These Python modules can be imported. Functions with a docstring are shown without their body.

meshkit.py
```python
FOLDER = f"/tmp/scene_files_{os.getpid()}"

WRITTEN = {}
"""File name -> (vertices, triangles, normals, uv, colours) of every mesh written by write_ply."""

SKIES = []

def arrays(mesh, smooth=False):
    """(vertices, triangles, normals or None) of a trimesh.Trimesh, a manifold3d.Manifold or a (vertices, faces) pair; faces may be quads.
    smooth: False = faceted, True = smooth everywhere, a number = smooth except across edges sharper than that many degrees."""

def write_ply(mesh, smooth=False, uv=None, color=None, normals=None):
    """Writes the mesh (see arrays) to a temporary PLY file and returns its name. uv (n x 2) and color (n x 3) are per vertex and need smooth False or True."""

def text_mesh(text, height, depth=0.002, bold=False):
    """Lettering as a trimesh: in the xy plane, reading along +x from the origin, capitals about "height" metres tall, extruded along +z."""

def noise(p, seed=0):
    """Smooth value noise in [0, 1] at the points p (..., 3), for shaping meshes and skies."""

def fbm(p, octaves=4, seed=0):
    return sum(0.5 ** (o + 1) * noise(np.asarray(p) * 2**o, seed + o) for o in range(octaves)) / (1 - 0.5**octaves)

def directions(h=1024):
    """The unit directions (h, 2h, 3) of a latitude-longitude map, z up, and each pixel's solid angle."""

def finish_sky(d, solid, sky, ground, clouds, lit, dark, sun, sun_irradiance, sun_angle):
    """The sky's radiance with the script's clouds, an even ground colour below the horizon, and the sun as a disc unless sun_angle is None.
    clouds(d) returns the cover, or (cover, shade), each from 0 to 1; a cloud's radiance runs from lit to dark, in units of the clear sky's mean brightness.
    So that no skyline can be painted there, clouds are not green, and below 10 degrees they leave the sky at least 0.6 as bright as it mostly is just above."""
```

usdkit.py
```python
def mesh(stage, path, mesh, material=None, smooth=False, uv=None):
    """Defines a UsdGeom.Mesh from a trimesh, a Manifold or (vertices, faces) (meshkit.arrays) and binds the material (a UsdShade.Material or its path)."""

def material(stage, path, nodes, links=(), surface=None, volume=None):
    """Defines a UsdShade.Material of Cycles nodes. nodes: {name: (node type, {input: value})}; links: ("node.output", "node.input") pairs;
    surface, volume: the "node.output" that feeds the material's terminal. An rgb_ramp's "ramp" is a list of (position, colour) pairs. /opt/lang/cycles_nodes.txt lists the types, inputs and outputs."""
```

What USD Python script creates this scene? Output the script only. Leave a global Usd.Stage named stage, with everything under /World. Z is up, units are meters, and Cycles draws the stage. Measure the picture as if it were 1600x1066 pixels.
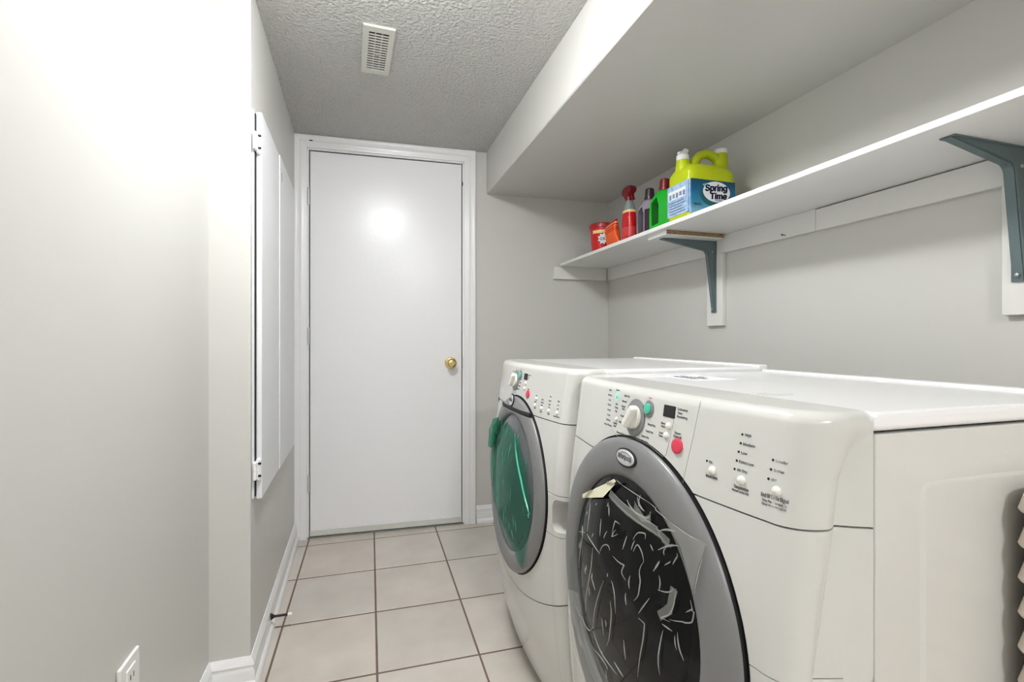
import math, random
import numpy as np
import trimesh, manifold3d, usdkit, meshkit
from pxr import Usd, UsdGeom, UsdLux, UsdShade, Gf, Sdf
from shapely.geometry import Polygon, box as sbox, Point, LineString
from scipy.interpolate import PchipInterpolator

random.seed(7); RNG = np.random.default_rng(7)
stage = Usd.Stage.CreateInMemory()
UsdGeom.SetStageUpAxis(stage, 'Z'); UsdGeom.SetStageMetersPerUnit(stage, 1.0)
UsdGeom.Xform.Define(stage, '/World'); UsdGeom.Scope.Define(stage, '/World/Looks')

# ---------------------------------------------------------------- camera, lamps' strength, exposure
F_PX, YAW, CAM_Z, CY = 760.0, 0.29862, 1.04776, 530.38
EXPOSURE = 3.0
LAMP_MAIN, LAMP_REAR = 15.0, 27.0
cam = UsdGeom.Camera.Define(stage, '/World/Camera')
cam.CreateHorizontalApertureAttr(36.0); cam.CreateVerticalApertureAttr(36.0 * 1066 / 1600)
cam.CreateFocalLengthAttr(36.0 * F_PX / 1600)
cam.CreateVerticalApertureOffsetAttr((CY - 533.0) / 1600 * 36.0)
cam.CreateClippingRangeAttr((0.02, 100.0)); cam.CreateExposureAttr(EXPOSURE)
_c, _s = math.cos(YAW), math.sin(YAW)
cam.AddTransformOp().Set(Gf.Matrix4d(_c, -_s, 0, 0, 0, 0, 1, 0, -_s, -_c, 0, 0, 0, 0, CAM_Z, 1))

# ---------------------------------------------------------------- materials
def C(r, g, b):
    v = np.array([r, g, b], float) / 255
    return tuple(np.where(v <= .04045, v / 12.92, ((v + .055) / 1.055) ** 2.4))
def M(name, col, rough=.5, metal=0., bump=None, spec=.5, coat=0., var=None, emis=None, extra=None):
    """bump: (scale, distance, detail); var: (scale, colour, colour)"""
    nodes = {'p': ('principled_bsdf', dict(base_color=col, roughness=rough, metallic=metal, specular_ior_level=spec, coat_weight=coat, **(extra or {})))}
    links = []
    if bump or var: nodes['tc'] = ('texture_coordinate', {})
    if bump:
        nodes['bn'] = ('noise_texture', dict(scale=bump[0], detail=bump[2] if len(bump) > 2 else 3.))
        nodes['b'] = ('bump', dict(distance=bump[1], strength=1.0))
        links += [('tc.object', 'bn.vector'), ('bn.fac', 'b.height'), ('b.normal', 'p.normal')]
    if var:
        nodes['vn'] = ('noise_texture', dict(scale=var[0], detail=4.))
        nodes['vr'] = ('rgb_ramp', dict(ramp=[(.3, var[1]), (.7, var[2])]))
        links += [('tc.object', 'vn.vector'), ('vn.fac', 'vr.fac'), ('vr.color', 'p.base_color')]
    return usdkit.material(stage, '/World/Looks/' + name, nodes, links, surface='p.BSDF')
WALL = M('wall_paint', C(206, 205, 200), .42, bump=(110, .00012, 2), spec=.45)
SOFF = WALL
CEIL = M('ceiling_texture', C(212, 211, 208), .9, bump=(82, .020, 4), spec=.2)
TRIM = M('white_trim_paint', C(238, 238, 238), .28, bump=(60, .0003, 2))
DOORP = M('white_door_paint', C(242, 242, 243), .27, bump=(45, .0004, 2))
CABP = M('white_cabinet_paint', C(232, 233, 235), .4)
WHITEP = M('white_board_paint', C(226, 225, 221), .45)
MELA = M('white_melamine', C(236, 236, 234), .35)
GROUT = M('brown_grout', C(118, 102, 90), .9)
TILES = [M('floor_tile_%d' % k, C(*c), .38, var=(5.5, C(c[0] - 9, c[1] - 10, c[2] - 11), C(c[0] + 5, c[1] + 5, c[2] + 4)), bump=(40, .0004, 3)) for k, c in enumerate([(203, 196, 187), (206, 199, 191), (200, 194, 186), (205, 196, 186)])]
BRASS = M('brass', (.92, .72, .33), .24, 1.)
NICKEL = M('painted_hinge', C(206, 206, 205), .35, .2)
DARK = M('dark_gap', C(38, 38, 36), .8)
BLACK = M('black_rubber', C(24, 24, 24), .5)
BLACKP = M('black_print', C(104, 106, 108), .7)
ENAM_SHEEN = M('white_enamel_top_sheen', C(238, 238, 238), .2, coat=.3)  # paler enamel copy: glancing wall reflection on the tops put into the colour
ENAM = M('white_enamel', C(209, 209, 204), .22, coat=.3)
ENAMP = M('white_fascia_plastic', C(206, 206, 201), .2, coat=.4)
RINGM = M('grey_door_plastic', C(122, 122, 122), .34)
TRIMG = M('grey_trim_plastic', C(128, 130, 130), .3)
GLASS = M('dark_door_window', C(12, 12, 14), .05, spec=.32)
SMOKE = M('smoked_window', C(92, 95, 97), .1, spec=.5)
KNOBW = M('white_knob', C(225, 224, 216), .3)
GPRINT = M('grey_print', C(160, 160, 156), .6)
TEAL = M('teal_button', C(76, 190, 160), .35)
TEALP = M('pale_teal_print', C(172, 222, 210), .5)
RED = M('red_button', C(214, 62, 84), .35)
PINKP = M('pink_print', C(226, 178, 180), .5)
BADGE = M('badge_silver', C(208, 209, 208), .3, .3)
TAPE = M('masking_tape', C(216, 212, 186), .7)
STEEL = M('grey_bracket_steel', C(104, 120, 122), .45, .35, bump=(25, .0004, 3))
SCREW = M('zinc_screw', C(190, 190, 188), .3, .9)
PARTI = M('particle_board', C(150, 118, 82), .9, var=(220, C(112, 84, 56), C(186, 152, 112)))
PLASV = M('white_vent_enamel', C(214, 215, 206), .4)
OUTL = M('white_outlet_plastic', C(236, 236, 232), .35)
LIME = M('lime_plastic', C(186, 200, 10), .32)
LBLUE = M('blue_label_print', C(38, 122, 158), .4)
LBLUE = usdkit.material(stage, '/World/Looks/blue_label_fade', {'tc': ('texture_coordinate', {}), 'x': ('separate_xyz', {}), 'm': ('map_range', dict(from_min=0., from_max=.14)), 'r': ('rgb_ramp', dict(ramp=[(0, C(150, 196, 214)), (.35, C(52, 134, 166)), (.7, C(10, 92, 138)), (1, C(8, 66, 84))])), 'p': ('principled_bsdf', dict(roughness=.35))}, [('tc.object', 'x.vector'), ('x.z', 'm.value'), ('m.result', 'r.fac'), ('r.color', 'p.base_color')], surface='p.BSDF')
LPALE = M('pale_blue_label', C(158, 190, 220), .4, var=(60, C(124, 164, 208), C(190, 212, 232)))
LWHITE = M('label_white', C(232, 234, 236), .45)
LGREY = M('label_grey_print', C(120, 140, 170), .5)
NAVY = M('navy_print', C(20, 24, 74), .5)
DTEAL = M('dark_teal_print', C(26, 92, 100), .5)
GREEN = M('green_plastic', C(10, 172, 34), .3)
LILAC = M('grey_lilac_plastic', C(148, 140, 152), .35)
PLUM = M('dark_plum_plastic', C(58, 38, 52), .35)
CAPR = M('dark_red_cap', C(120, 8, 22), .35)
REDP = M('red_bottle', C(196, 22, 28), .3)
CLEARG = M('clear_grey_bottle', C(132, 142, 140), .25)
ORANGE = M('orange_foil', C(226, 88, 24), .35)
CREAML = M('cream_label', C(238, 206, 140), .5)
CREAM = M('cream_plastic', C(226, 214, 202), .45)
BULB = usdkit.material(stage, '/World/Looks/lamp_glass_main', {'e': ('emission', dict(color=(.97, .985, 1.), strength=LAMP_MAIN))}, surface='e.emission')
BULB2 = usdkit.material(stage, '/World/Looks/lamp_glass_rear', {'e': ('emission', dict(color=(.98, .985, 1.), strength=LAMP_REAR))}, surface='e.emission')
def film_mat(name, col, cover, tint, diffuse=True):
    n = {'t': ('transparent_bsdf', dict(color=tint)), 'g': ('principled_bsdf', dict(base_color=col, roughness=.16, specular_ior_level=.7)) if diffuse else ('glossy_bsdf', dict(color=col, roughness=.12)), 'm': ('mix_closure', dict(fac=cover))}
    return usdkit.material(stage, '/World/Looks/' + name, n, [('t.BSDF', 'm.closure1'), ('g.BSDF', 'm.closure2')], surface='m.closure')
FILM = usdkit.material(stage, '/World/Looks/clear_film', {'t': ('transparent_bsdf', dict(color=(.90, .91, .90)))}, surface='t.BSDF')
CREASE = film_mat('film_crease', C(206, 206, 200), .38, (.95, .95, .95))
FLAP = film_mat('film_sheen', C(206, 206, 200), .22, (.95, .95, .95))  # whitish cover on folds and flaps, standing in for the clear film's sheen
GFILM = film_mat('green_film', C(66, 140, 118), .16, (.55, .80, .72))
GFILM2 = film_mat('green_film_folded', C(0, 118, 84), .45, (.28, .68, .54))
GCREASE = film_mat('green_film_crease', C(90, 205, 170), .8, (.6, .9, .8))

# ---------------------------------------------------------------- scene helpers
USED, INV = {}, {}
def numbered(base):
    k = USED.get(base, 0); USED[base] = k + 1
    return base if k == 0 else '%s_%03d' % (base, k)
def meta(prim, label=None, cat=None, group=None, kind=None):
    for k, v in (('label', label), ('category', cat), ('group', group), ('kind', kind)):
        if v: prim.SetCustomDataByKey(k, v)
    return prim
def thing(name, label=None, cat=None, loc=(0, 0, 0), rotz=0., group=None, kind=None):
    path = numbered('/World/' + name)
    x = UsdGeom.Xform.Define(stage, path); x.AddTranslateOp().Set(Gf.Vec3d(*map(float, loc)))
    T = trimesh.transformations.translation_matrix(loc)
    if rotz:
        x.AddRotateZOp().Set(math.degrees(rotz)); T = T @ trimesh.transformations.rotation_matrix(rotz, [0, 0, 1])
    INV[path] = np.linalg.inv(T)
    meta(x.GetPrim(), label, cat, group, kind)
    return path
def obj(name, mesh, mat, parent='/World', smooth=30, label=None, cat=None, group=None, kind=None):
    """one Mesh prim; mesh vertices are given in world coordinates"""
    path = numbered(parent + '/' + name)
    inv = INV.get(parent); INV[path] = inv
    if hasattr(mesh, 'to_mesh'): mesh = tm(mesh)
    mesh = mesh.copy()
    if inv is not None: mesh.apply_transform(inv)
    m = usdkit.mesh(stage, path, mesh, mat, smooth=smooth)
    meta(m.GetPrim(), label, cat, group, kind)
    return path
def man(t):
    t = t.copy(); t.merge_vertices()
    return manifold3d.Manifold(manifold3d.Mesh(np.asarray(t.vertices, np.float32), np.asarray(t.faces, np.uint32)))
def tm(m):
    k = m.to_mesh(); return trimesh.Trimesh(k.vert_properties[:, :3], k.tri_verts, process=True)
cat_ = trimesh.util.concatenate
def bx(x0, x1, y0, y1, z0, z1, c=.002):
    lo, hi = np.minimum([x0, y0, z0], [x1, y1, z1]), np.maximum([x0, y0, z0], [x1, y1, z1])
    c = min(c, .45 * (hi - lo).min()); P = []
    for k in range(8):
        s = np.array([(k >> i) & 1 for i in range(3)]); base = np.where(s, hi, lo); d = np.where(s, -c, c)
        for ax in range(3):
            q = base + d; q[ax] = base[ax]; P.append(q)
    return trimesh.convex.convex_hull(np.array(P))
_sph = trimesh.creation.icosphere(2, 1.0).vertices
def rbox(x0, x1, y0, y1, z0, z1, r):
    r = min(r, .499 * min(abs(x1 - x0), abs(y1 - y0), abs(z1 - z0)))
    lo, hi = np.minimum([x0, y0, z0], [x1, y1, z1]) + r, np.maximum([x0, y0, z0], [x1, y1, z1]) - r
    P = [np.where([(k >> i) & 1 for i in range(3)], hi, lo) + _sph * r for k in range(8)]
    return trimesh.convex.convex_hull(np.vstack(P))
def loft(S):
    S = np.asarray(S, float); m, n, _ = S.shape
    v = np.vstack([S.reshape(-1, 3), S[0].mean(0), S[-1].mean(0)]); f = []
    for i in range(m - 1):
        a, b = i * n, (i + 1) * n
        for j in range(n):
            k = (j + 1) % n
            f += [(a + j, a + k, b + k), (a + j, b + k, b + j)]
    e0, e1 = m * n, m * n + 1
    for j in range(n):
        k = (j + 1) % n
        f += [(e0, k, j), (e1, (m - 1) * n + j, (m - 1) * n + k)]
    t = trimesh.Trimesh(v, f, process=False)
    if t.volume < 0: t.invert()
    return t
def sup(cx, cy, z, a, b, p=3., n=48, rot=0.):
    t = np.linspace(0, 2 * np.pi, n, endpoint=False)
    x = a * np.sign(np.cos(t)) * np.abs(np.cos(t)) ** (2 / p); y = b * np.sign(np.sin(t)) * np.abs(np.sin(t)) ** (2 / p)
    c, s = math.cos(rot), math.sin(rot)
    return np.stack([cx + c * x - s * y, cy + s * x + c * y, np.full(n, z)], 1)
def tube(path, r, n=10, closed=False):
    P = np.asarray(path, float); r = np.broadcast_to(r, len(P)); T = np.gradient(P, axis=0); T /= np.linalg.norm(T, axis=1, keepdims=True)
    u = np.cross(T[0], [0, 0, 1.]);
    if np.linalg.norm(u) < .1: u = np.cross(T[0], [1., 0, 0])
    S = []; th = np.linspace(0, 2 * np.pi, n, endpoint=False)
    for p, t, q in zip(P, T, r):
        u = u - t * (u @ t); u /= np.linalg.norm(u); w = np.cross(t, u)
        S.append(p + q * (np.cos(th)[:, None] * u + np.sin(th)[:, None] * w))
    return loft(S)
def lathe(prof, n=64, axis='z', at=(0, 0, 0)):
    """prof: (radius, height) from one end of the axis to the other"""
    th = np.linspace(0, 2 * np.pi, n, endpoint=False)
    S = [np.stack([max(r, 1e-4) * np.cos(th), max(r, 1e-4) * np.sin(th), np.full(n, h)], 1) for r, h in prof]
    t = loft(S)
    if axis == 'x': t.apply_transform(np.array([[0, 0, 1, 0], [1, 0, 0, 0], [0, 1, 0, 0], [0, 0, 0, 1.]]))
    if axis == 'y': t.apply_transform(np.array([[0, 1, 0, 0], [0, 0, 1, 0], [1, 0, 0, 0], [0, 0, 0, 1.]]))
    t.apply_translation(at); return t
def extr(poly, h):
    return trimesh.creation.extrude_polygon(poly, h, engine='earcut')
def sweep(path, prof):
    """mitred moulding: path in a plane, prof = closed outline of (offset to the path's right, height); a mesh per segment"""
    P = np.asarray(path, float); d = np.diff(P, axis=0); d /= np.linalg.norm(d, axis=1, keepdims=True); nrm = np.stack([d[:, 1], -d[:, 0]], 1); off = []
    for i in range(len(P)):
        a, b = nrm[max(i - 1, 0)], nrm[min(i, len(nrm) - 1)]
        off.append((a + b) / (1 + a @ b))
    out = []
    for i in range(len(P) - 1):
        S = []
        for k in (i, i + 1):
            S.append([(*(P[k] + off[k] * q), h) for q, h in prof])
        out.append(poly_loft(np.array(S)))
    return out
def poly_loft(S):
    """two equal rings with polygon caps that may be concave"""
    n = S.shape[1]; v = S.reshape(-1, 3); f = []
    for j in range(n):
        k = (j + 1) % n; f += [(j, k, n + k), (j, n + k, n + j)]
    a = S[0]; e = np.linalg.svd(a - a.mean(0))[2][:2]; q = (a - a.mean(0)) @ e.T
    try:
        import mapbox_earcut as me
        tri = np.asarray(me.triangulate_float64(q, np.array([n], np.uint32))).reshape(-1, 3)
    except Exception:
        tri = np.array([(0, j, j + 1) for j in range(1, n - 1)])
    f += [tuple(t[::-1]) for t in tri] + [tuple(t + n) for t in tri]
    t = trimesh.Trimesh(v, f, process=False); trimesh.repair.fix_normals(t); return t
def frame(o, ex, ey, ez=None):
    ex = np.array(ex, float) / np.linalg.norm(ex); ey = np.array(ey, float); ey = ey - ex * (ex @ ey); ey /= np.linalg.norm(ey)
    T = np.eye(4); T[:3, 0], T[:3, 1], T[:3, 2], T[:3, 3] = ex, ey, np.cross(ex, ey), o
    return T
def text(s, h, T, depth=.0005, bold=False, center=True, shear=0., width=None):
    t = meshkit.text_mesh(s, h, depth, bold); b = t.bounds
    if center: t.apply_translation([-(b[0][0] + b[1][0]) / 2, -(b[0][1] + b[1][1]) / 2, 0])
    if width: t.apply_scale([width / (b[1][0] - b[0][0]), 1, 1])
    if shear: t.vertices[:, 0] += shear * t.vertices[:, 1]
    t.apply_transform(T); return t
def placed(mesh, T):
    m = mesh.copy(); m.apply_transform(T); return m

# ---------------------------------------------------------------- the room
XR, ZC, XN = 1.4432, 2.12, -.433           # right wall, ceiling, near part of the left wall
D, PHI = 2.7432, -math.atan(math.tan(.0428))
XL, AL = -.337, .0134
YF = -2.6
def xleft(y): return XL + math.tan(AL) * (D - y)
def yback(x): return D + x * math.tan(PHI)
BW = frame((0, D, 0), (math.cos(PHI), math.sin(PHI), 0), (0, 0, 1))      # s, z, out of the back wall towards the room
def S_(x): return x / math.cos(PHI)
DL, DR, DZ0, DZ1 = S_(-.2678), S_(.5427), .012, 2.044

fl = thing('floor', kind='structure')
obj('grout_bed', bx(-.7, 1.6, YF, 2.9, -.06, -.0012, .001), GROUT, fl)
gs, gs2, gx, gy, gth = .3279, .3584, -.2674, 2.6621, -.0146
wall_poly = Polygon([(XN, YF), (XN, 1.635), (-.322, 1.635), (XL, D + .02), (XL, 2.9), (-.8, 2.9), (-.8, YF)])
room = Polygon([(XN, YF + .005), (XN, 1.635), (-.322, 1.635), (XL, D), (XR, yback(XR)), (XR, YF + .005)])
room = room.buffer(.012).intersection(sbox(-.6, YF, 1.5, 2.76))
def tile_mesh(p, h=.0045, ch=.0016):
    p = p.simplify(.0005); a = np.array(p.exterior.coords)[:-1]; q = p.buffer(-ch, join_style=2)
    if q.is_empty or q.geom_type != 'Polygon' or len(q.exterior.coords) != len(p.exterior.coords) or not len(a): return extr(p, h)
    b = np.array(q.exterior.coords)[:-1]; k = np.argmin(((b - a[0]) ** 2).sum(1)); b = np.roll(b, -k, 0)
    if np.abs(b[1 % len(b)] - a[1 % len(a)]).max() > .02: b = np.roll(b[::-1], 1, 0)
    return trimesh.convex.convex_hull(np.vstack([np.c_[a, np.full(len(a), -.004)], np.c_[a, np.full(len(a), h - ch - .004)], np.c_[b, np.full(len(b), h - .004)]]))
ct, st = math.cos(gth), math.sin(gth)
for j in range(-1, 15):
    for i in range(-1, 6):
        g = .003
        h_ = .0042; q = [(i * gs + g, -j * gs2 - h_), ((i + 1) * gs - g, -j * gs2 - h_), ((i + 1) * gs - g, -(j + 1) * gs2 + h_), (i * gs + g, -(j + 1) * gs2 + h_)]
        p = Polygon([(gx + a * ct - b * st, gy + a * st + b * ct) for a, b in q]).intersection(room)
        if p.is_empty or p.geom_type != 'Polygon' or p.area < 1e-4: continue
        m = tile_mesh(p); m.apply_translation([0, 0, RNG.uniform(-.0006, .0003)])
        obj('tile', m, TILES[int(RNG.integers(4))], fl, smooth=False)

lw = wall_poly.buffer(0)
bull = lw.buffer(-.006).buffer(.006, quad_segs=6)
obj('wall_left', placed(extr(bull, ZC + .03), trimesh.transformations.translation_matrix([0, 0, -.03])), WALL, smooth=40, kind='structure')
obj('wall_right', bx(XR, XR + .12, YF - .1, 2.9, -.03, ZC + .03, .001), WALL, kind='structure')
obj('wall_front', bx(-.9, 1.6, YF - .12, YF, -.03, ZC + .03, .001), WALL, kind='structure')
bw = sbox(S_(-.7), -.03, S_(1.56), ZC + .03).difference(sbox(DL - .014, -.04, DR + .014, DZ1 + .012))
obj('wall_back', placed(extr(bw, .12), BW @ trimesh.transformations.translation_matrix([0, 0, -.12])), WALL, kind='structure', smooth=False)
obj('ceiling', bx(-.9, 1.6, YF - .1, 2.9, ZC, ZC + .1, .001), CEIL, kind='structure')
SX, SZ = .6817, 1.8835
obj('ceiling_soffit', bx(SX, XR + .02, YF - .05, 2.88, SZ, ZC + .02, .004), SOFF, kind='structure')

# baseboards: profile (out from the wall, height)
def bprof(h, t=.013):
    return [(0, 0), (t + .010, 0), (t + .010, .012), (t + .006, .020), (t, .026), (t, h - .040), (t - .003, h - .034), (t - .003, h - .026), (t - .001, h - .022), (t - .004, h - .013), (t - .008, h - .005), (.003, h), (0, h)]
bb = thing('baseboard_left', kind='structure')
for m in sweep([(XN, YF), (XN, 1.635), (-.322, 1.635), (xleft(2.74), 2.74)], bprof(.0935)): obj('moulding', m, TRIM, bb)
bb = thing('baseboard_back', kind='structure')
CW = .066
for m in sweep([(S_(.5427) + .012 + CW + .001, .0), (S_(1.44), .0)], bprof(.098)):
    m.apply_transform(frame((0, D, 0), (math.cos(PHI), math.sin(PHI), 0), (-math.sin(PHI), math.cos(PHI), 0))); obj('moulding', m, TRIM, bb)

# the door in the back wall
d1 = thing('door_1', kind='structure', loc=(0, D, 0), rotz=PHI)
def BB(s0, s1, z0, z1, o0, o1, c=.0015): return placed(bx(s0, s1, z0, z1, o0, o1, c), BW)
obj('leaf', BB(DL + .0055, DR - .0045, DZ0 + .006, DZ1 - .006, -.036, 0, .002), DOORP, d1)
obj('door_sweep', BB(DL + .004, DR - .004, DZ0, DZ0 + .032, -.002, .006, .002), M('door_sweep_paint', C(214, 215, 208), .45, bump=(80, .001, 3)), d1)
obj('threshold', BB(DL - .01, DR + .01, -.003, .008, -.06, .003, .002), M('threshold_grey', C(120, 120, 116), .5), d1)
obj('jamb', BB(DL - .014, DL, 0, DZ1 + .012, -.10, .002), TRIM, d1)
obj('jamb', BB(DR, DR + .014, 0, DZ1 + .012, -.10, .002), TRIM, d1)
obj('jamb', BB(DL - .014, DR + .014, DZ1, DZ1 + .012, -.10, .002), TRIM, d1)
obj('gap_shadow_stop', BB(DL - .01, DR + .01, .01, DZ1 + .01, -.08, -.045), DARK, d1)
cpf = [(0, 0), (0, .009), (.004, .011), (.020, .012), (.026, .014), (.030, .0135), (.036, .012), (.044, .015), (.052, .018), (CW - .004, .018), (CW, .015), (CW, 0)]
cpath = [(DR + .009, .0), (DR + .009, DZ1 + .009), (DL - .009, DZ1 + .009), (DL - .009, .0)]
for m in sweep(cpath, cpf): obj('casing', placed(m, BW), TRIM, d1)
for zz in (1.80, 1.065, .29):
    h = obj('hinge', placed(lathe([(.0001, -.045), (.0055, -.045), (.0055, -.0155), (.0048, -.015), (.0055, -.0145), (.0055, .0145), (.0048, .015), (.0055, .0155), (.0055, .045), (.0001, .045)], 16), BW @ frame((DL - .001, zz, .004), (1, 0, 0), (0, 0, -1))), NICKEL, d1)
KS, KZ = S_(.476), .915
kn = obj('knob', placed(lathe([(.0001, 0), (.012, 0), (.012, .022), (.016, .027), (.024, .034), (.0275, .044), (.026, .054), (.020, .060), (.0125, .0625), (.012, .061), (.0001, .061)], 40), BW @ frame((KS, KZ, .008), (1, 0, 0), (0, 1, 0))), BRASS, d1, label='round polished brass door knob')
obj('rosette', placed(lathe([(.0001, 0), (.033, 0), (.033, .003), (.029, .008), (.014, .009), (.0001, .009)], 40), BW @ frame((KS, KZ, 0), (1, 0, 0), (0, 1, 0))), BRASS, d1)
obj('latch_plate', BB(DR + .0005, DR + .004, KZ - .03, KZ + .03, .001, .0035), NICKEL, d1)
sm = trimesh.creation.icosphere(2, 1.0); sm.apply_scale([.012, .0065, .003]); obj('hole_mark', placed(sm, BW @ trimesh.transformations.translation_matrix([DL + .012, DZ1 + .045, .0105])), BLACK, d1, label='dark hole in the casing head')
obj('hole_mark', placed(trimesh.creation.icosphere(2, .0042), BW @ trimesh.transformations.translation_matrix([DR + .001, DZ1 - .115, .003]) @ np.diag([.6, 3, .5, 1])), BLACK, d1)

# ---------------------------------------------------------------- lamps of the room (out of the frame)
def ceiling_lamp(x, y, mat, label, r=.125):
    t = thing('ceiling_light', label, 'light', loc=(x, y, ZC))
    obj('pan', lathe([(.0001, 0), (r + .012, 0), (r + .014, -.012), (r + .006, -.022), (.0001, -.022)], 48, at=(x, y, ZC)), TRIM, t)
    obj('diffuser', lathe([(.0001, -.021), (r, -.022), (r * .99, -.034), (r * .86, -.058), (r * .6, -.074), (r * .3, -.081), (.0001, -.083)], 48, at=(x, y, ZC)), mat, t)
ceiling_lamp(.06, 1.12, BULB, 'round white glass ceiling light between the wall cabinet and the soffit')
ceiling_lamp(.3, -1.4, BULB2, 'round white glass ceiling light at the entry end of the room')

# ceiling register
vt = thing('ceiling_vent', 'cream metal ceiling register with three columns of narrow slots', 'vent', loc=(.053, 1.87, ZC), rotz=.03)
VT = trimesh.transformations.translation_matrix([.053, 1.872, ZC]) @ trimesh.transformations.rotation_matrix(.03, [0, 0, 1])
vw, vl = .0555, .156
fr = sbox(-vw, -vl, vw, vl).difference(sbox(-.034, -.122, .034, .122))
a = man(extr(fr, .009)) ; fr2 = extr(fr, .009)
lip = man(bx(-vw, vw, -vl, vl, -.009, .0, .0045)) - man(bx(-.034, .034, -.122, .122, -.02, .02, .0005))
obj('frame', placed(tm(lip), VT), PLASV, vt)
obj('duct_backing', placed(bx(-.036, .036, -.124, .124, -.0012, -.0002, .0002), VT), BLACK, vt)
for k in range(16):
    yy = -.122 + .244 * (k + .0) / 15
    if 0 < k < 15: obj('slat', placed(bx(-.034, .034, yy - .0046, yy + .0046, -.0078, -.0060, .0006), VT), PLASV, vt)
for xx in (-.0113, .0113): obj('divider', placed(bx(xx - .0016, xx + .0016, -.122, .122, -.0060, -.003, .0006), VT), PLASV, vt)
obj('damper_lever', placed(bx(-.007, .007, .012, .026, -.011, -.0045, .001), VT), M('lever_grey', C(150, 150, 140), .5), vt)

# ---------------------------------------------------------------- wall cabinet on the left wall
LT = frame((xleft(0), 0, 0), (-math.sin(AL), math.cos(AL), 0), (0, 0, 1))   # along y, z, out of the wall is -... see LB
def LB(y0, y1, z0, z1, o0, o1, c=.0015):
    """box on the left wall: y along the wall, z, o out into the room"""
    b = bx(o0, o1, y0, y1, z0, z1, c); T = np.eye(4); T[:3, :3] = [[math.cos(AL), -math.sin(AL), 0], [math.sin(AL), math.cos(AL), 0], [0, 0, 1]]; T[0, 3] = xleft(0)
    return placed(b, T)
CZ0, CZ1 = .553, 1.753
cab = thing('wall_cabinet', 'white two-panel cupboard hung flat on the left-hand wall by the door', 'cupboard', loc=(xleft(2.1), 2.1, CZ0))
obj('back_frame', LB(1.652, 2.50, CZ0 + .006, CZ1 - .002, 0, .0055), CABP, cab)
obj('gap_strip', LB(1.664, 2.49, CZ0 + .01, CZ1 - .008, .005, .0085), DARK, cab)
obj('door', LB(1.672, 2.035, CZ0, CZ1, .0085, .0245, .002), CABP, cab)
obj('door', LB(2.036, 2.49, CZ0, CZ1, .0085, .0275, .002), CABP, cab)
for zz in (1.655, .645):
    h = obj('hinge', LB(1.640, 1.6745, zz - .028, zz + .028, .004, .014, .003), TRIM, cab)
    obj('knuckle', LB(1.660, 1.678, zz - .036, zz + .036, .009, .024, .005), TRIM, h)
    for dz in (-.018, .02): obj('screw', LB(1.6585, 1.6615, zz + dz - .0035, zz + dz + .0035, .016, .0245, .0008), DARK, h)
obj('keyhole', LB(2.085, 2.090, 1.665, 1.70, .027, .0282, .0004), DARK, cab)

# door stop on the left baseboard
ds = thing('door_stop', 'dark rigid door stop with white tip screwed into the left baseboard', 'door stop', loc=(-.312, 1.92, .05))
DT = frame((xleft(1.92) + .012, 1.922, .052), (0, 1, 0), (0, 0, 1))
obj('rod', placed(lathe([(.0001, 0), (.011, 0), (.011, .003), (.006, .010), (.0042, .014), (.0042, .058), (.0001, .058)], 20), DT), M('dark_bronze', C(52, 46, 40), .35, .5), ds)
obj('tip', placed(lathe([(.0001, .056), (.0055, .056), (.006, .066), (.004, .071), (.0001, .071)], 20), DT), OUTL, ds)

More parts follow.
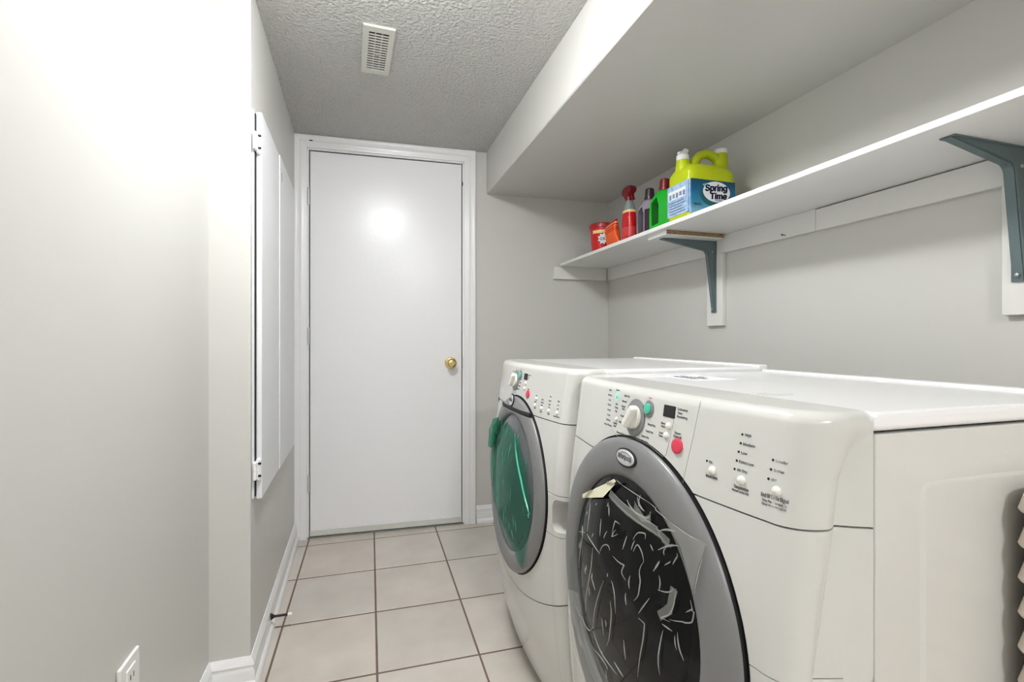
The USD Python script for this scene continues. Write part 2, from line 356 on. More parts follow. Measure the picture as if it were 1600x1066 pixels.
# outlet on the near part of the left wall
ou = thing('wall_outlet', 'white double electrical outlet low on the left wall', 'outlet', loc=(XN, 1.108, .375))
obj('cover_plate', rbox(XN, XN + .0075, 1.068, 1.150, .318, .437, .0035), OUTL, ou)
obj('receptacle', rbox(XN + .004, XN + .010, 1.090, 1.128, .335, .420, .003), OUTL, ou)
for zz in (.402, .358):
    for dy in (-.0065, .0065): obj('slot', bx(XN + .0098, XN + .0104, 1.109 + dy - .0012, 1.109 + dy + .0012, zz - .006, zz + .004, .0002), DARK, ou)
obj('screw', placed(lathe([(.0001, 0), (.0032, 0), (.0028, .0014), (.0001, .0016)], 14), frame((XN + .0098, 1.109, .379), (0, 1, 0), (0, 0, 1))), SCREW, ou)

# ---------------------------------------------------------------- shelf, cleats, brackets
SH0, SH1, SHX = 1.4785, 1.4945, 1.1134
obj('wall_shelf', bx(SHX, XR, -1.0, 2.655, SH0, SH1, .0012), MELA, label='long white board shelf along the right-hand wall above the washer and dryer', cat='shelf')
CLX = XR - .018
obj('shelf_cleat', bx(CLX, XR, 1.2365, 2.66, 1.4054, SH0, .0012), WHITEP, label='white painted wall cleat under the shelf, from the corner to the joint', cat='shelf cleat', group='white cleats carrying the shelf')
obj('shelf_cleat', bx(CLX, XR, -1.0, 1.2355, 1.4050, SH0 - .0035, .0012), WHITEP, label='white painted wall cleat under the shelf, on from the joint past the second bracket', cat='shelf cleat', group='white cleats carrying the shelf')
e = placed(bx(S_(1.085), S_(1.424), 1.4054, SH0, 0, .022, .0012), BW)
obj('shelf_cleat', e, WHITEP, label='short white cleat on the back wall under the shelf end', cat='shelf cleat', group='white cleats carrying the shelf')
nl = thing('nail', 'small dark nail sticking out of the wall cleat', 'nail', loc=(CLX, 1.353, 1.414))
obj('shank', tube([(CLX + .003, 1.353, 1.4135), (CLX - .012, 1.357, 1.416)], .0011, 8), DARK, nl)
obj('head', tube([(CLX - .0115, 1.357, 1.416), (CLX - .0135, 1.3575, 1.4163)], .003, 10), DARK, nl)
obj('bracket_board', bx(XR - .0195, XR, 1.668, 1.762, 1.105, 1.4054, .0015), WHITEP, label='upright white board behind the shelf bracket with the wood spacer', cat='board', group='upright boards behind the shelf brackets')
obj('bracket_board', bx(XR - .0195, XR, .640, .748, 1.103, 1.4054, .0015), WHITEP, label='upright white board behind the bracket screwed straight to the shelf', cat='board', group='upright boards behind the shelf brackets')
sp = thing('wood_spacer', 'white faced particle board offcut wedged between shelf and bracket', 'board', loc=(1.27, 1.71, SH0 - .008))
obj('core', bx(1.142, 1.412, 1.6455, 1.770, SH0 - .0155, SH0 - .0012, .0006), PARTI, sp, label='raw brown particle board core')
obj('facing', bx(1.140, 1.412, 1.6462, 1.772, SH0 - .0185, SH0 - .0155, .0004), MELA, sp)
obj('edge_band', bx(1.1385, 1.142, 1.6462, 1.772, SH0 - .0185, SH0 - .0005, .0004), MELA, sp)
def bracket(yc, ztop, xw, length, label):
    t = thing('shelf_bracket', label, 'bracket', loc=(xw, yc, ztop), group='steel brackets under the shelf'); drop = .300
    obj('wall_flange', bx(xw - .0035, xw, yc - .015, yc + .015, ztop - drop, ztop, .001), STEEL, t)
    obj('shelf_flange', bx(xw - length, xw, yc - .015, yc + .015, ztop - .0035, ztop, .001), STEEL, t)
    # tapered web with a rounded inner corner, swelling towards the corner like a pressed bracket
    arc = [(.038 + .024 * (1 - math.sin(a)), .038 + .024 * (1 - math.cos(a))) for a in np.linspace(0, math.pi / 2, 9)]
    web = [(0, 0), (length - .004, 0), (length, .002), (length, .005)] + [(x, z) for x, z in arc] + [(.006, drop), (.002, drop), (0, drop - .004)]
    P = Polygon(web).buffer(0)
    rings = []
    for k, (half, inset) in enumerate([(.0085, .0), (.0075, .002), (.0045, .0035)]):
        pass
    m = man(extr(P, .017)); m2 = man(extr(P.buffer(-.0028), .024))
    T = np.array([[-1, 0, 0, xw], [0, 0, 1, yc - .0085], [0, -1, 0, ztop], [0, 0, 0, 1.]]); T2 = T.copy(); T2[1, 3] = yc - .012
    obj('web', placed(tm(m), T), STEEL, t); obj('rib', placed(tm(m2), T2), STEEL, t)
    for zz in (.045, .285):
        obj('screw', placed(lathe([(.0001, 0), (.0045, 0), (.0042, .0018), (.002, .0028), (.0001, .003)], 16), frame((xw - (.020 if zz < .1 else .0115), yc - (.0125 if zz < .1 else .0), ztop - zz), (1, 0, 0) if zz < .1 else (0, -1, 0), (0, 0, 1))), SCREW, t)
bracket(1.716, SH0 - .0187, XR - .0195, .258, 'grey steel shelf bracket under the wood spacer')
bracket(.714, SH0 - .0002, XR - .0195, .24, 'grey steel shelf bracket fixed straight to the shelf underside')

# ---------------------------------------------------------------- washer and dryer
CZ = PchipInterpolator([0, .05, .12, .2, .3, .4, .5, .6, .7, .818, .9, .96], [.512, .495, .475, .457, .444, .437, .436, .4385, .446, .462, .475, .484])
HW = .3375; XB = .592
def front(y, z):
    b = np.interp(z, [0, .3, .5, .8, .96], [.03, .045, .045, .035, .03])
    return CZ(z) + b * (np.abs(y) / HW) ** 2.2
def crease(z): return float(np.interp(z, [0, .3, .64, .817, .88, .915, .945], [.53, .515, .520, .553, .563, .574, .592]))
def shell_loop(z, inset=0.):
    """plan outline of the front shell at height z (local y about 0)"""
    h = HW - inset; ya = h - .055; pts = []
    for y in np.linspace(-ya, ya, 41): pts.append((float(front(y, z)) + inset, y))
    xs = pts[-1][0]; xc = min(max(crease(z), xs + .022), XB - .003); gap = .020 * min(1., max(0., (XB - xc) / .03)); top = []
    xm = xs + (xc - xs) * .72; g2 = gap * .55
    for a in np.linspace(0, math.pi / 2, 13)[1:]:
        top.append((xs + (xm - xs) * (1 - math.cos(a)), ya + (h - g2 - ya) * math.sin(a)))
    top += [(xm + (xc - xm) * .5, h - g2 - (gap - g2) * .35), (xc, h - gap), (xc + (XB - xc) * .5, h - gap * .45), (XB - .001, h - .0003), (XB, h)]
    left = top; right = [(x, -y) for x, y in top][::-1]
    return np.array(right + pts + left + [(XB, h * .5), (XB, -h * .5)])
def shell(z0, z1, top_fillet=False, n=24):
    zs = list(np.linspace(z0, z1 - (.016 if top_fillet else 0), n)); S = []
    for z in zs:
        L = shell_loop(z); S.append(np.c_[L, np.full(len(L), z)])
    if top_fillet:
        for a in np.linspace(0, math.pi / 2, 8)[1:]:
            z = z1 - .016 + .016 * math.sin(a); ins = .016 * (1 - math.cos(a)); L = shell_loop(min(z, .955), ins); L[:, 0] = np.minimum(L[:, 0], XB)
            L[L[:, 0] > XB - 1e-6, 0] = XB
            S.append(np.c_[L, np.full(len(L), z)])
    return loft(S)
DCZ = .594
def bend(m):
    m = tm(m) if hasattr(m, 'to_mesh') else m.copy()
    m.vertices[:, 0] += front(m.vertices[:, 1], m.vertices[:, 2]) - float(front(0, DCZ)); return m

def machine(yc, dz, kind):
    washer = kind == 'washer'
    t = thing('washing_machine' if washer else 'clothes_dryer',
              'white front-loading washer with green film over its round door, next to the back wall' if washer else 'white front-loading clothes dryer with clear wrinkled film over its round door, nearest the camera',
              'washing machine' if washer else 'clothes dryer', loc=(.9, yc, 0))
    RR = .262 if washer else .273
    W = lambda m: placed(m, trimesh.transformations.translation_matrix([0, yc, dz]))
    hole = man(lathe([(.0001, .30), (RR + .0045, .30), (RR + .0045, .56), (.0001, .56)], 96, 'x', (0, 0, DCZ)))
    SEAM = .8185
    if washer:                                           # the ring's cap above the seam belongs to the console
        pass
    con = man(shell(SEAM + .0012, .96, True)) - hole
    body = man(shell(.0, SEAM - .0012, False, 46)) - hole
    # toe panel: below a curve that follows the ring
    ys = np.linspace(-.42, .42, 61); zt = .288 + .085 * (np.abs(ys) / HW) ** 2
    def below(dd):
        P = Polygon([(-.42, -.1)] + [(a, b + dd) for a, b in zip(ys, zt)] + [(.42, -.1)])
        return man(placed(extr(P, 1.0), np.array([[0, 0, 1, 0.], [1, 0, 0, 0], [0, 1, 0, 0], [0, 0, 0, 1]])))
    toe = (body ^ below(-.0012)) ^ man(bx(0, 2, -1, 1, .022, .9, .0001)); panel = body - below(.0012)
    # handle block on the right of the ring, with a scooped pocket
    hz0, hz1 = .534, .637
    blk = man(bx(.3, .5915, -.36, -.205, hz0, hz1, .0001))
    handle = panel ^ blk
    panel = panel - man(bx(.3, .70, -.36, -.205, hz0 - .0014, hz1 + .0014, .0001))
    panel = panel + ((man(shell(hz0 - .02, hz1 + .02, False, 8)) - hole) ^ man(bx(.555, .5915, -.36, -.205, hz0 - .01, hz1 + .01, .0001)))
    pocket = man(rbox(.36, .54, -.352, -.288, hz0 + .012, hz1 - .010, .02))
    handle = handle - pocket
    obj('console', W(tm(con)), ENAMP, t, smooth=28)
    obj('front_panel', W(tm(panel)), ENAMP, t, smooth=28)
    h = obj('handle_block', W(tm(handle)), ENAMP, t, smooth=28)
    obj('toe_panel', W(tm(toe)), ENAMP, t, smooth=28)
    # cabinet, top
    obj('seam_shade', W(bx(XB - .001, XB + .006, -HW + .004, HW - .004, .03, .9325, .0005)), DARK, t)  # dark filler between shell and cabinet, in place of the seam's shade
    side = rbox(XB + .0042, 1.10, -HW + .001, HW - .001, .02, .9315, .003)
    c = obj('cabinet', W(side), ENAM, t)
    pan = []
    for k, (e_, d_) in enumerate([(0, 0), (.006, .0028)]):
        pass
    for s in (-1, 1):
        o = sbox(.672 - .0, .11, 1.03, .868).buffer(-.02).buffer(.02, quad_segs=6); i = o.buffer(-.010)
        A = np.array(o.exterior.coords)[:-1]; B = np.array(o.buffer(-.007).exterior.coords)[:-1]
        y0 = s * (HW - .0015); y1 = s * (HW + .0022)
        pm = trimesh.convex.convex_hull(np.vstack([np.c_[A[:, 0], np.full(len(A), y0), A[:, 1]], np.c_[B[:, 0], np.full(len(B), y1), B[:, 1]]]))
        obj('side_pressing', W(pm), ENAM, t)
    obj('top_panel', W(rbox(XB + .0018, 1.112, -HW, HW, .9345, .9585, .008)), ENAM_SHEEN, t)
    obj('back_rim', W(rbox(1.078, 1.112, -HW + .002, HW - .002, .950, .9635, .005)), ENAM_SHEEN, t)
    for sx in (.66, 1.05):
        for sy in (-.27, .27): obj('foot', placed(lathe([(.0001, 0), (.022, 0), (.022, .012), (.010, .016), (.010, .03 + dz), (.0001, .03 + dz)], 20), trimesh.transformations.translation_matrix([sx, yc + sy, 0])), BLACK, t)
    # round door
    x0 = .4305
    ring = lathe([(.200, .016), (.204, .004), (.208, .0005), (.214, -.004), (.232, -.0075), (RR - .021, -.0075), (RR - .009, -.0055), (RR - .0025, -.0025), (RR, .001), (RR, .0035), (.200, .018)], 128, 'x', (x0, 0, DCZ))
    rm = man(ring)
    if washer:
        cap = rm ^ man(bx(0, 1, -1, 1, SEAM + .006, 2, .0001)); rm = rm - man(bx(0, 1, -1, 1, SEAM - .007, 2, .0001))
    r_ = obj('door', W(bend(rm)), RINGM, t, smooth=35, label='grey plastic door ring')
    obj('gasket', W(bend(lathe([(.15, .016), (RR - .008, .016), (RR - .0008, .0036), (RR - .0008, .011), (RR + .0042, .0112), (RR + .0042, .060), (.15, .060)], 128, 'x', (x0, 0, DCZ)))), BLACK, r_, smooth=40)
    gp = [(.0001, -.012)] + [(r, -.012 + .018 * (r / .205) ** 2.4) for r in np.linspace(.03, .205, 10)] + [(.205, .014), (.0001, .014)]
    obj('window', W(bend(lathe(gp, 96, 'x', (x0, 0, DCZ)))), GLASS if not washer else SMOKE, r_, smooth=50, label='dark curved window of the door')
    obj('recess', W(lathe([(.0001, .118), (RR + .004, .118), (RR + .004, .125), (.0001, .135)], 64, 'x', (x0, 0, DCZ))), DARK, t)
    if washer:
        obj('console_cap', W(bend(cap)), TRIMG, t, smooth=35, label='grey trim cap over the door, parted by a dark gap')
        gy_ = np.linspace(-.138, .138, 25); s_ = tube([(float(front(q, SEAM)) - .007, q, SEAM) for q in gy_], .0062, 10)
        obj('trim_gap', W(s_), BLACK, t)
        obj('drawer_notch', W(tube([(float(front(a_, b_)) + .001, a_, b_) for a_, b_ in ((.305, .8195), (.292, .8175), (.283, .812), (.276, .803))], [.001, .003, .0038, .001], 8)), DARK, t)
    def T_(y, z, lift=.0003):
        e_ = .002; p = np.array([float(front(y, z)), y, z])
        up = np.array([float(front(y, z + e_) - front(y, z - e_)), 0, 2 * e_]); rt = -np.array([float(front(y + e_, z) - front(y - e_, z)), 2 * e_, 0])
        T = frame(p, rt, up); T[:3, 3] += T[:3, 2] * lift; return T
    # badge
    by, bz = (-.004, .8345) if not washer else (.012, .842)
    bt = T_(by, bz, .0150)
    host = r_ if not washer else t
    bs = lathe([(.0001, 0), (1., 0), (1., .6), (.9, 1.), (.0001, 1.)], 48); b1 = bs.copy(); b1.apply_scale([.034, .0165, .003]); b2 = bs.copy(); b2.apply_scale([.0305, .0138, .0045])
    if washer: b1.apply_scale([.62, 1.25, 1]); b2.apply_scale([.62, 1.25, 1])
    obj('badge_rim', W(placed(b1, bt)), BLACK, host, smooth=40); obj('badge', W(placed(b2, bt)), BADGE, host, smooth=40)
    bt2 = bt.copy(); bt2[:3, 3] += bt2[:3, 2] * .0046
    wm = text('Whirlpool', .0085, bt2, .0005, True, True, .22, .045 if not washer else .030)
    sw = np.array([[math.cos(a) * .0235 * (1 if not washer else .62), -.0005 + math.sin(a) * .0095, 0] for a in np.linspace(-.5, 2.2, 26)])
    swt = placed(tube(np.c_[sw[:, :2], np.full(26, .0002)], .00055, 6), bt2)
    obj('badge_lettering', W(cat_([wm, swt])), BLACKP, host, smooth=False, kind='stuff')

    # decals and controls on the console's surface
    ink, violet, pinks = [], [], []
    def tx(s, y, z, hh=.0042, bold=False, into=None, left=False, w=None):
        m = text(s, hh, np.eye(4), .0004, bold, True, 0., w); b = m.bounds
        if left: m.apply_translation([-b[0][0], 0, 0])
        (ink if into is None else into).append(placed(m, T_(y, z, .0002)))
    def disc(name, y, z, r, hgt, mat, ry=None, parent=None, smooth=40, bev=.25):
        m = lathe([(.0001, -.004), (1., -.004), (1., 1 - bev), (1 - bev * .6, 1 - bev * .3), (1 - 1.2 * bev, 1.), (.0001, 1.)], 36)
        m.vertices[:, 2] = np.where(m.vertices[:, 2] < 0, -.003, m.vertices[:, 2] * hgt); m.apply_scale([r, ry or r, 1]); return obj(name, W(placed(m, T_(y, z, 0))), mat, parent or t, smooth=smooth)
    def dome(name, y, z, r, hgt, mat, parent=None):
        a = np.linspace(0, math.pi / 2, 8); m = lathe([(.0001, -.003), (r, -.003)] + [(r * math.cos(q), hgt * math.sin(q)) for q in a[:-1]] + [(.0001, hgt)], 28)
        return obj(name, W(placed(m, T_(y, z, 0))), mat, parent or t, smooth=60)
    def groove(pts, w=.0008, mat=BLACKP):
        P = [T_(a, b, .0001)[:3, 3] for a, b in pts]; return tube(P, w, 6)
    dy, dzc = (.0075, .9055) if not washer else (.0475, .9035)
    bz_ = disc('dial', dy, dzc, .0300, .004, TRIMG, .0335)
    km = lathe([(.0001, 0), (.0215, 0), (.0212, .005), (.0198, .0065), (.0001, .0065)], 40); obj('dial_cap', W(placed(km, T_(dy, dzc, .0035))), KNOBW, bz_, smooth=40)
    ang = math.radians(32); g1 = rbox(-.0078, .0078, -.0222, .0222, .003, .0175, .005)
    g1.apply_transform(trimesh.transformations.rotation_matrix(-ang, [0, 0, 1])); obj('dial_grip', W(placed(g1, T_(dy, dzc, .0035))), KNOBW, bz_, smooth=40)
    sy, sz = (-.0305, .926) if not washer else (.0085, .9225)
    sb_ = disc('start_bezel', sy, sz, .0135, .0030, TRIMG, .0150)
    obj('start_button', W(placed(lathe([(.0001, 0), (.0092, 0), (.0092, .0025), (.0072, .0036), (.0001, .0030)], 32), T_(sy, sz, .0028))), TEAL, sb_, smooth=40, label='round teal start button')
    ry_, rz_ = (-.1166, .8795) if not washer else (-.082, .8725)
    ps = disc('stop_button', ry_, rz_, .0118, .0042, RED, .0118)
    d0y, d0z = (-.0865, .9295) if not washer else (-.043, .9215)
    obj('display', W(placed(rbox(-.0148, .0148, -.0098, .0098, -.003, .0012, .0012), T_(d0y, d0z, 0))), BLACK, t, smooth=40)
    for (yy, zz) in ([(-.0884, .9063), (-.0862, .8905)] if not washer else [(-.049, .902), (-.0465, .886)]): dome('push_button', yy, zz, .0060, .005, KNOBW)
    if not washer:
        disc('signal_patch', .0850, .9350, .0085, .0006, TEALP, .0105); dome('signal_lamp', .0850, .9335, .0030, .0016, TEAL)
        dome('push_button', .0757, .8915, .0048, .004, KNOBW)
        for s, z in zip(('High', 'Normal', 'Low', 'Heavy', 'Casual', 'Jeans', 'Delicate', 'Super Delicate'), np.linspace(.944, .8755, 8)): tx(s, .1135 + (z - .91) * .13, z, .0036, into=violet)
        for s, z in (('Sensor', .9475), ('Wet', .9200), ('Damp', .9130), ('Dry', .9060), ('Drying', .8830), ('Now', .8780)): tx(s, .0820 + (z - .91) * .1, z, .0034)
        for s, y, z in (('Auto Dry', .0480, .9395), ('Normal', .0545, .9290), ('Heavy', .0560, .9190), ('Duty', .0550, .9140), ('Casual', .0545, .9015), ('Delicate', .0555, .8890), ('Sensor Cycles', .0520, .8685), ('Timed Dry', -.0430, .9000), ('Touch Up', -.0395, .8880), ('Quick Dry', -.0300, .8775)): tx(s, y, z, .0036)
        tx('Manual Cycles', -.0210, .8690, .0042, True)
        for s, z in (('Estimated', .9365), ('Time', .9305), ('Remaining', .9245)): tx(s, -.1065, z, .0036, left=True)
        for s, y, z in (('More', -.0745, .9085), ('Time', -.0745, .9035), ('Less', -.0720, .8925), ('Time', -.0720, .8875)): tx(s, y, z, .0034)
        tx('Start', -.0305, .9455, .0034, into=pinks); tx('Pause', -.1130, .8990, .0036, into=None); tx('Cancel', -.1135, .8935, .0042, True)
        for y, z, s in ((-.1799, .8712, 'On'), (-.2343, .919, 'High'), (-.2332, .907, 'Medium'), (-.2317, .8951, 'Low'), (-.2302, .883, 'Extra Low'), (-.2284, .8713, 'Air Dry'), (-.282, .8953, 'Louder'), (-.2805, .8833, 'Softer'), (-.2786, .8711, 'Off')):
            dome('indicator_light', y, z, .0017, .0008, BLACK); tx(s, y - .0042, z, .0036, left=True)
        for y, z in ((-.1922, .8604), (-.2409, .8592), (-.291, .859)): dome('push_button', y, z, .0064, .0055, KNOBW)
        tx('Wrinkle Shield', -.192, .8512, .0036, True, w=.021); tx('Temperature', -.242, .8488, .0042, True, w=.0226); tx('Manual Cycles Only', -.2415, .8440, .0030, w=.026)
        tx('End Of Cycle Signal', -.2895, .8497, .0046, True, w=.037); tx('Press Plus 3 Seconds To', -.2895, .8440, .0030, w=.032); tx('Hear Volume Level', -.2895, .8396, .0030, w=.032)
        for nm, pts in (('panel_line', [(-.1538 + .0163 * k / 8, .9545 - .132 * k / 8) for k in range(9)]),
                        ('panel_line', [(.0925, .8700), (.0620, .8605), (.0, .8690), (-.045, .8660), (-.085, .8560), (-.0915, .8600), (-.096, .885), (-.1015, .9340)])):
            obj(nm, W(groove(pts, .00035)), GPRINT, t)
        obj('maker_mark', W(cat_([text('K', .009, T_(.314, .930), .0004, True)])), GPRINT, t, smooth=False)
    else:
        for y, z in ((-.1467, .8665), (-.1435, .8475), (-.1865, .8440), (-.2290, .8430), (-.2715, .8425)): dome('push_button', y, z, .0058, .005, KNOBW)
        for y, z, s in ((-.144, .8745, 'Soil'), (-.141, .8560, 'Spin'), (-.146, .8400, 'Level'), (-.1865, .8350, 'Rinse'), (-.2290, .8345, 'Temp'), (-.2710, .8330, 'End Of Cycle'), (-.1865, .8685, 'Extra'), (-.1865, .8605, 'Normal'), (-.1865, .8525, 'Light'), (-.2290, .8810, 'Hot'), (-.2290, .8700, 'Warm'), (-.2290, .8600, 'Cold'), (-.2290, .8520, 'Tap'), (-.2720, .8730, 'High'), (-.2720, .8635, 'Low'), (-.2720, .8535, 'Off')): tx(s, y, z, .0036)
        for s, y, z in (('Normal', .0915, .9300), ('Heavy', .0935, .9200), ('Quick', .0945, .9100), ('Wool', .0950, .9000), ('Rinse', .0930, .8900), ('Drain', .0010, .8995), ('Delicate', .0050, .8890), ('Hand Wash', .0140, .8790), ('Silk', .0390, .8640)): tx(s, y, z, .0034)
        for s, z in (('Estimated', .9275), ('Time', .9215), ('Left', .9155)): tx(s, -.0625, z, .0032, left=True)
        tx('Pause', -.080, .8870, .0034); tx('Start', .0085, .9415, .0032, into=pinks)
    obj('lettering', W(cat_(ink)), BLACKP, t, smooth=False, kind='stuff', label='grey printed words on the console')
    if violet: obj('lettering', W(cat_(violet)), M('violet_print', C(132, 126, 150), .6), t, smooth=False, kind='stuff')
    if pinks: obj('lettering', W(cat_(pinks)), PINKP, t, smooth=False, kind='stuff')
    if not washer:                                       # warning label on the top
        obj('top_label', W(bx(.69, .80, .11, .26, .9584, .9588, .0001)), LWHITE, t)
        lt = [text(s, .010, frame((.715 + .022 * k, .185, .9589), (0, -1, 0), (1, 0, 0)), .0003, True) for k, s in enumerate(('IMPORTANT', 'READ BEFORE', 'USE'))]
        obj('label_lettering', W(cat_(lt)), BLACK, t, smooth=False, kind='stuff')
        obj('top_tape', W(bx(.605, .66, -.16, -.12, .9584, .9590, .0001)), M('clear_tape', C(206, 206, 202), .3), t)

    # protective film on the door
    def surf(y, z, lift):
        r = math.hypot(y, z - DCZ)
        x = -.012 + .018 * (min(r, .212) / .205) ** 2.4 if r < .212 else np.interp(r, [.212, .232, .252, .272], [-.0045, -.0078, -.0078, -.002])
        return np.array([x0 + min(x, -.001 if r > .19 else 9) - lift + float(front(y, z)) - float(front(0, DCZ)), y, z])
    def film(poly, res, amp, lift, seed):
        P = Polygon(poly).buffer(0); b = P.bounds; ny, nz = int((b[2] - b[0]) / res) + 2, int((b[3] - b[1]) / res) + 2; idx, V, Fc = {}, [], []
        for i in range(ny):
            for j in range(nz):
                y, z = b[0] + i * res, b[1] + j * res
                if P.buffer(res * .8).contains(Point(y, z)):
                    q = P.exterior.interpolate(P.exterior.project(Point(y, z))) if not P.contains(Point(y, z)) else None
                    if q is not None: y, z = q.x, q.y
                    w = meshkit.fbm(np.array([[y * 38, z * 16, seed]]), 3, seed)[0]
                    idx[i, j] = len(V); V.append(surf(y, z, lift + amp * w))
        for i in range(ny - 1):
            for j in range(nz - 1):
                k = [(i, j), (i + 1, j), (i + 1, j + 1), (i, j + 1)]
                if all(a in idx for a in k): q = [idx[a] for a in k]; Fc += [(q[0], q[2], q[1]), (q[0], q[3], q[2])]
        m = trimesh.Trimesh(V, Fc, process=False); m.remove_unreferenced_vertices(); return m
    def strip(pts, w, lift=.004):
        """a raised fold: a flat ribbon along the points"""
        Q = np.array(pts, float); n = max(4, int(np.linalg.norm(np.diff(Q, axis=0), axis=1).sum() / .004)); tt = np.linspace(0, 1, n); s = np.linspace(0, 1, len(Q))
        Y, Z = PchipInterpolator(s, Q[:, 0])(tt), PchipInterpolator(s, Q[:, 1])(tt); ww = w * np.sin(np.pi * np.clip(tt, .04, .96)) ** .6
        P3 = np.array([surf(a, b, lift) for a, b in zip(Y, Z)]); return tube(P3, np.maximum(ww, .0002), 6)
    if not washer:
        fp = [(.190, .62), (.152, .722), (.024, .790), (.0057, .787), (-.083, .782), (-.139, .7735), (-.2111, .7649), (-.2103, .7463), (-.2025, .6953), (-.195, .60), (-.175, .50), (-.12, .41), (-.02, .375), (.08, .40), (.17, .45), (.214, .50), (.215, .56)]
        f_ = obj('film', W(film(fp, .004, .004, .0022, 3)), FILM, r_, smooth=True, label='clear protective film with wrinkles')
        big = [[(.04,.762),(.006,.756),(-.029,.752),(-.063,.749),(-.093,.747),(-.121,.744),(-.142,.74)],[(-.018,.767),(-.034,.759),(-.055,.755),(-.077,.756),(-.089,.77)],[(-.043,.779),(-.056,.768),(-.069,.764)],[(-.115,.749),(-.134,.758),(-.157,.764)],[(-.116,.72),(-.138,.735),(-.167,.747)]]
        fine = [[(.111,.66),(.078,.656),(.039,.651)],[(.04,.655),(.029,.671),(.014,.677),(.005,.671)],[(-.057,.714),(-.067,.729),(-.082,.733),(-.085,.725)],[(-.063,.697),(-.071,.711),(-.083,.704),(-.091,.691)],[(-.09,.691),(-.084,.674),(-.089,.659),(-.088,.641),(-.078,.625)],[(-.008,.667),(-.027,.665),(-.044,.667),(-.039,.654),(-.053,.646)],[(.072,.65),(.072,.62),(.08,.588),(.098,.54),(.108,.504)],[(-.009,.625),(-.021,.612),(-.028,.578)],[(.017,.613),(.036,.576),(.052,.539),(.065,.498)],[(-.009,.59),(-.014,.566),(-.008,.529),(.007,.5)],[(-.127,.665),(-.146,.67),(-.155,.679)],[(-.159,.681),(-.159,.662),(-.154,.643),(-.138,.629),(-.155,.631)],[(-.194,.682),(-.198,.669),(-.196,.653),(-.172,.64),(-.154,.634)],[(-.141,.621),(-.16,.62)],[(-.113,.646),(-.101,.627),(-.091,.611)],[(-.091,.604),(-.106,.602),(-.104,.58),(-.097,.548),(-.089,.509)],[(-.144,.613),(-.14,.594),(-.136,.565),(-.139,.544)],[(-.169,.623),(-.172,.606),(-.181,.589)],[(.183,.51),(.175,.481),(.127,.472),(.086,.482),(.056,.52)],[(-.098,.722),(-.107,.715)],[(-.114,.687),(-.122,.706)],[(-.133,.704),(-.146,.716)],[(-.151,.713),(-.162,.734)],[(-.054,.548),(-.058,.517)],[(-.02,.49),(-.048,.482)],[(.124,.721),(.113,.698),(.111,.664)],[(.148,.663),(.138,.645),(.146,.61),(.156,.572)],[(.178,.638),(.122,.658)],[(.07,.596),(.05,.579)],[(-.034,.689),(-.04,.714)],[(.005,.7),(.002,.724),(-.013,.724)],[(.054,.71),(.048,.68)],[(.035,.741),(.026,.724)],[(-.013,.707),(.005,.696),(-.004,.711)],[(.021,.544),(.014,.516)],[(.086,.452),(.029,.463),(.008,.457)],[(-.199,.673),(-.183,.659)],[(.065,.494),(.02,.473),(-.027,.472)]]
        rg = random.Random(5)
        for _ in range(34):
            y, z = rg.uniform(-.18, .16), rg.uniform(.43, .77); L = rg.uniform(.006, .022); a = rg.uniform(1.25, 2.1)
            if math.hypot(y, z - DCZ) < .185: fine.append([(y, z), (y + .5 * L * math.cos(a) + rg.uniform(-.003, .003), z + .5 * L * math.sin(a)), (y + L * math.cos(a), z + L * math.sin(a))])
        obj('film_folds', W(cat_([strip([(a_ + .0028, b_ + .0052) for a_, b_ in big[0]], .0008), strip([(a_ - .0028, b_ - .0052) for a_, b_ in big[0]], .0008)] + [strip(s, .0018) for s in big[1:]] + [strip(s, .0011) for s in fine] + [strip([fp[i], fp[i + 1]], .0008) for i in (2, 3, 4, 5, 7)])), CREASE, r_, kind='stuff', label='white creases in the clear film')
        band = LineString(big[0]).buffer(.0062, cap_style=2)
        obj('film_flap', W(film(list(band.exterior.coords), .0022, .003, .0046, 5)), FLAP, r_, smooth=True, label='folded band of the clear film with its sheen coloured in')
        for k_, q_ in enumerate([[(-.135, .774), (-.2111, .7649), (-.2103, .7463), (-.2025, .6953), (-.192, .715), (-.172, .748)], [(.213, .50), (.199, .47), (.17, .448), (.08, .398), (-.01, .375), (-.03, .395), (.02, .445), (.09, .470), (.13, .480), (.165, .515)], [(-.152, .683), (-.165, .68), (-.160, .645), (-.140, .625), (-.132, .636), (-.150, .655)], [(-.04, .772), (-.075, .757), (-.085, .765), (-.092, .752), (-.07, .748), (-.045, .757)]]):  # loose film areas, their sheen coloured in whitish
            obj('film_flap', W(film(q_, .0025, .003, .0046, 6 + k_)), FLAP, r_, smooth=True)
        tp = [(.1562, .7241), (.027, .7913), (.0183, .7897), (.058, .748), (.154, .7168)]
        obj('tape', W(film(tp, .0022, .0015, .0065, 9)), TAPE, r_, smooth=True, label='strip of masking tape holding the film')
    else:
        fp = [(.235, .60), (.235, .68), (.20, .735), (.12, .765), (.06, .765), (.0, .765), (-.09, .74), (-.16, .68), (-.193, .60), (-.195, .52), (-.18, .45), (-.166, .392), (-.12, .405), (-.02, .425), (.10, .45), (.19, .50)]
        f_ = obj('film', W(film(fp, .007, .005, .0022, 4)), GFILM, r_, smooth=True, label='translucent green protective film')
        bl = [(.245, .655), (.225, .725), (.16, .765), (.115, .775), (.10, .755), (.125, .72), (.155, .685), (.20, .655)]
        obj('film_bunch', W(film(bl, .003, .014, .006, 6)), GFILM2, r_, smooth=True, label='bunched darker green fold of film')
        cr = [[(-.055, .750), (-.10, .69), (-.145, .63), (-.175, .575), (-.19, .545)], [(.19, .67), (.195, .60), (.20, .54)]]
        rg = random.Random(8); fine = []
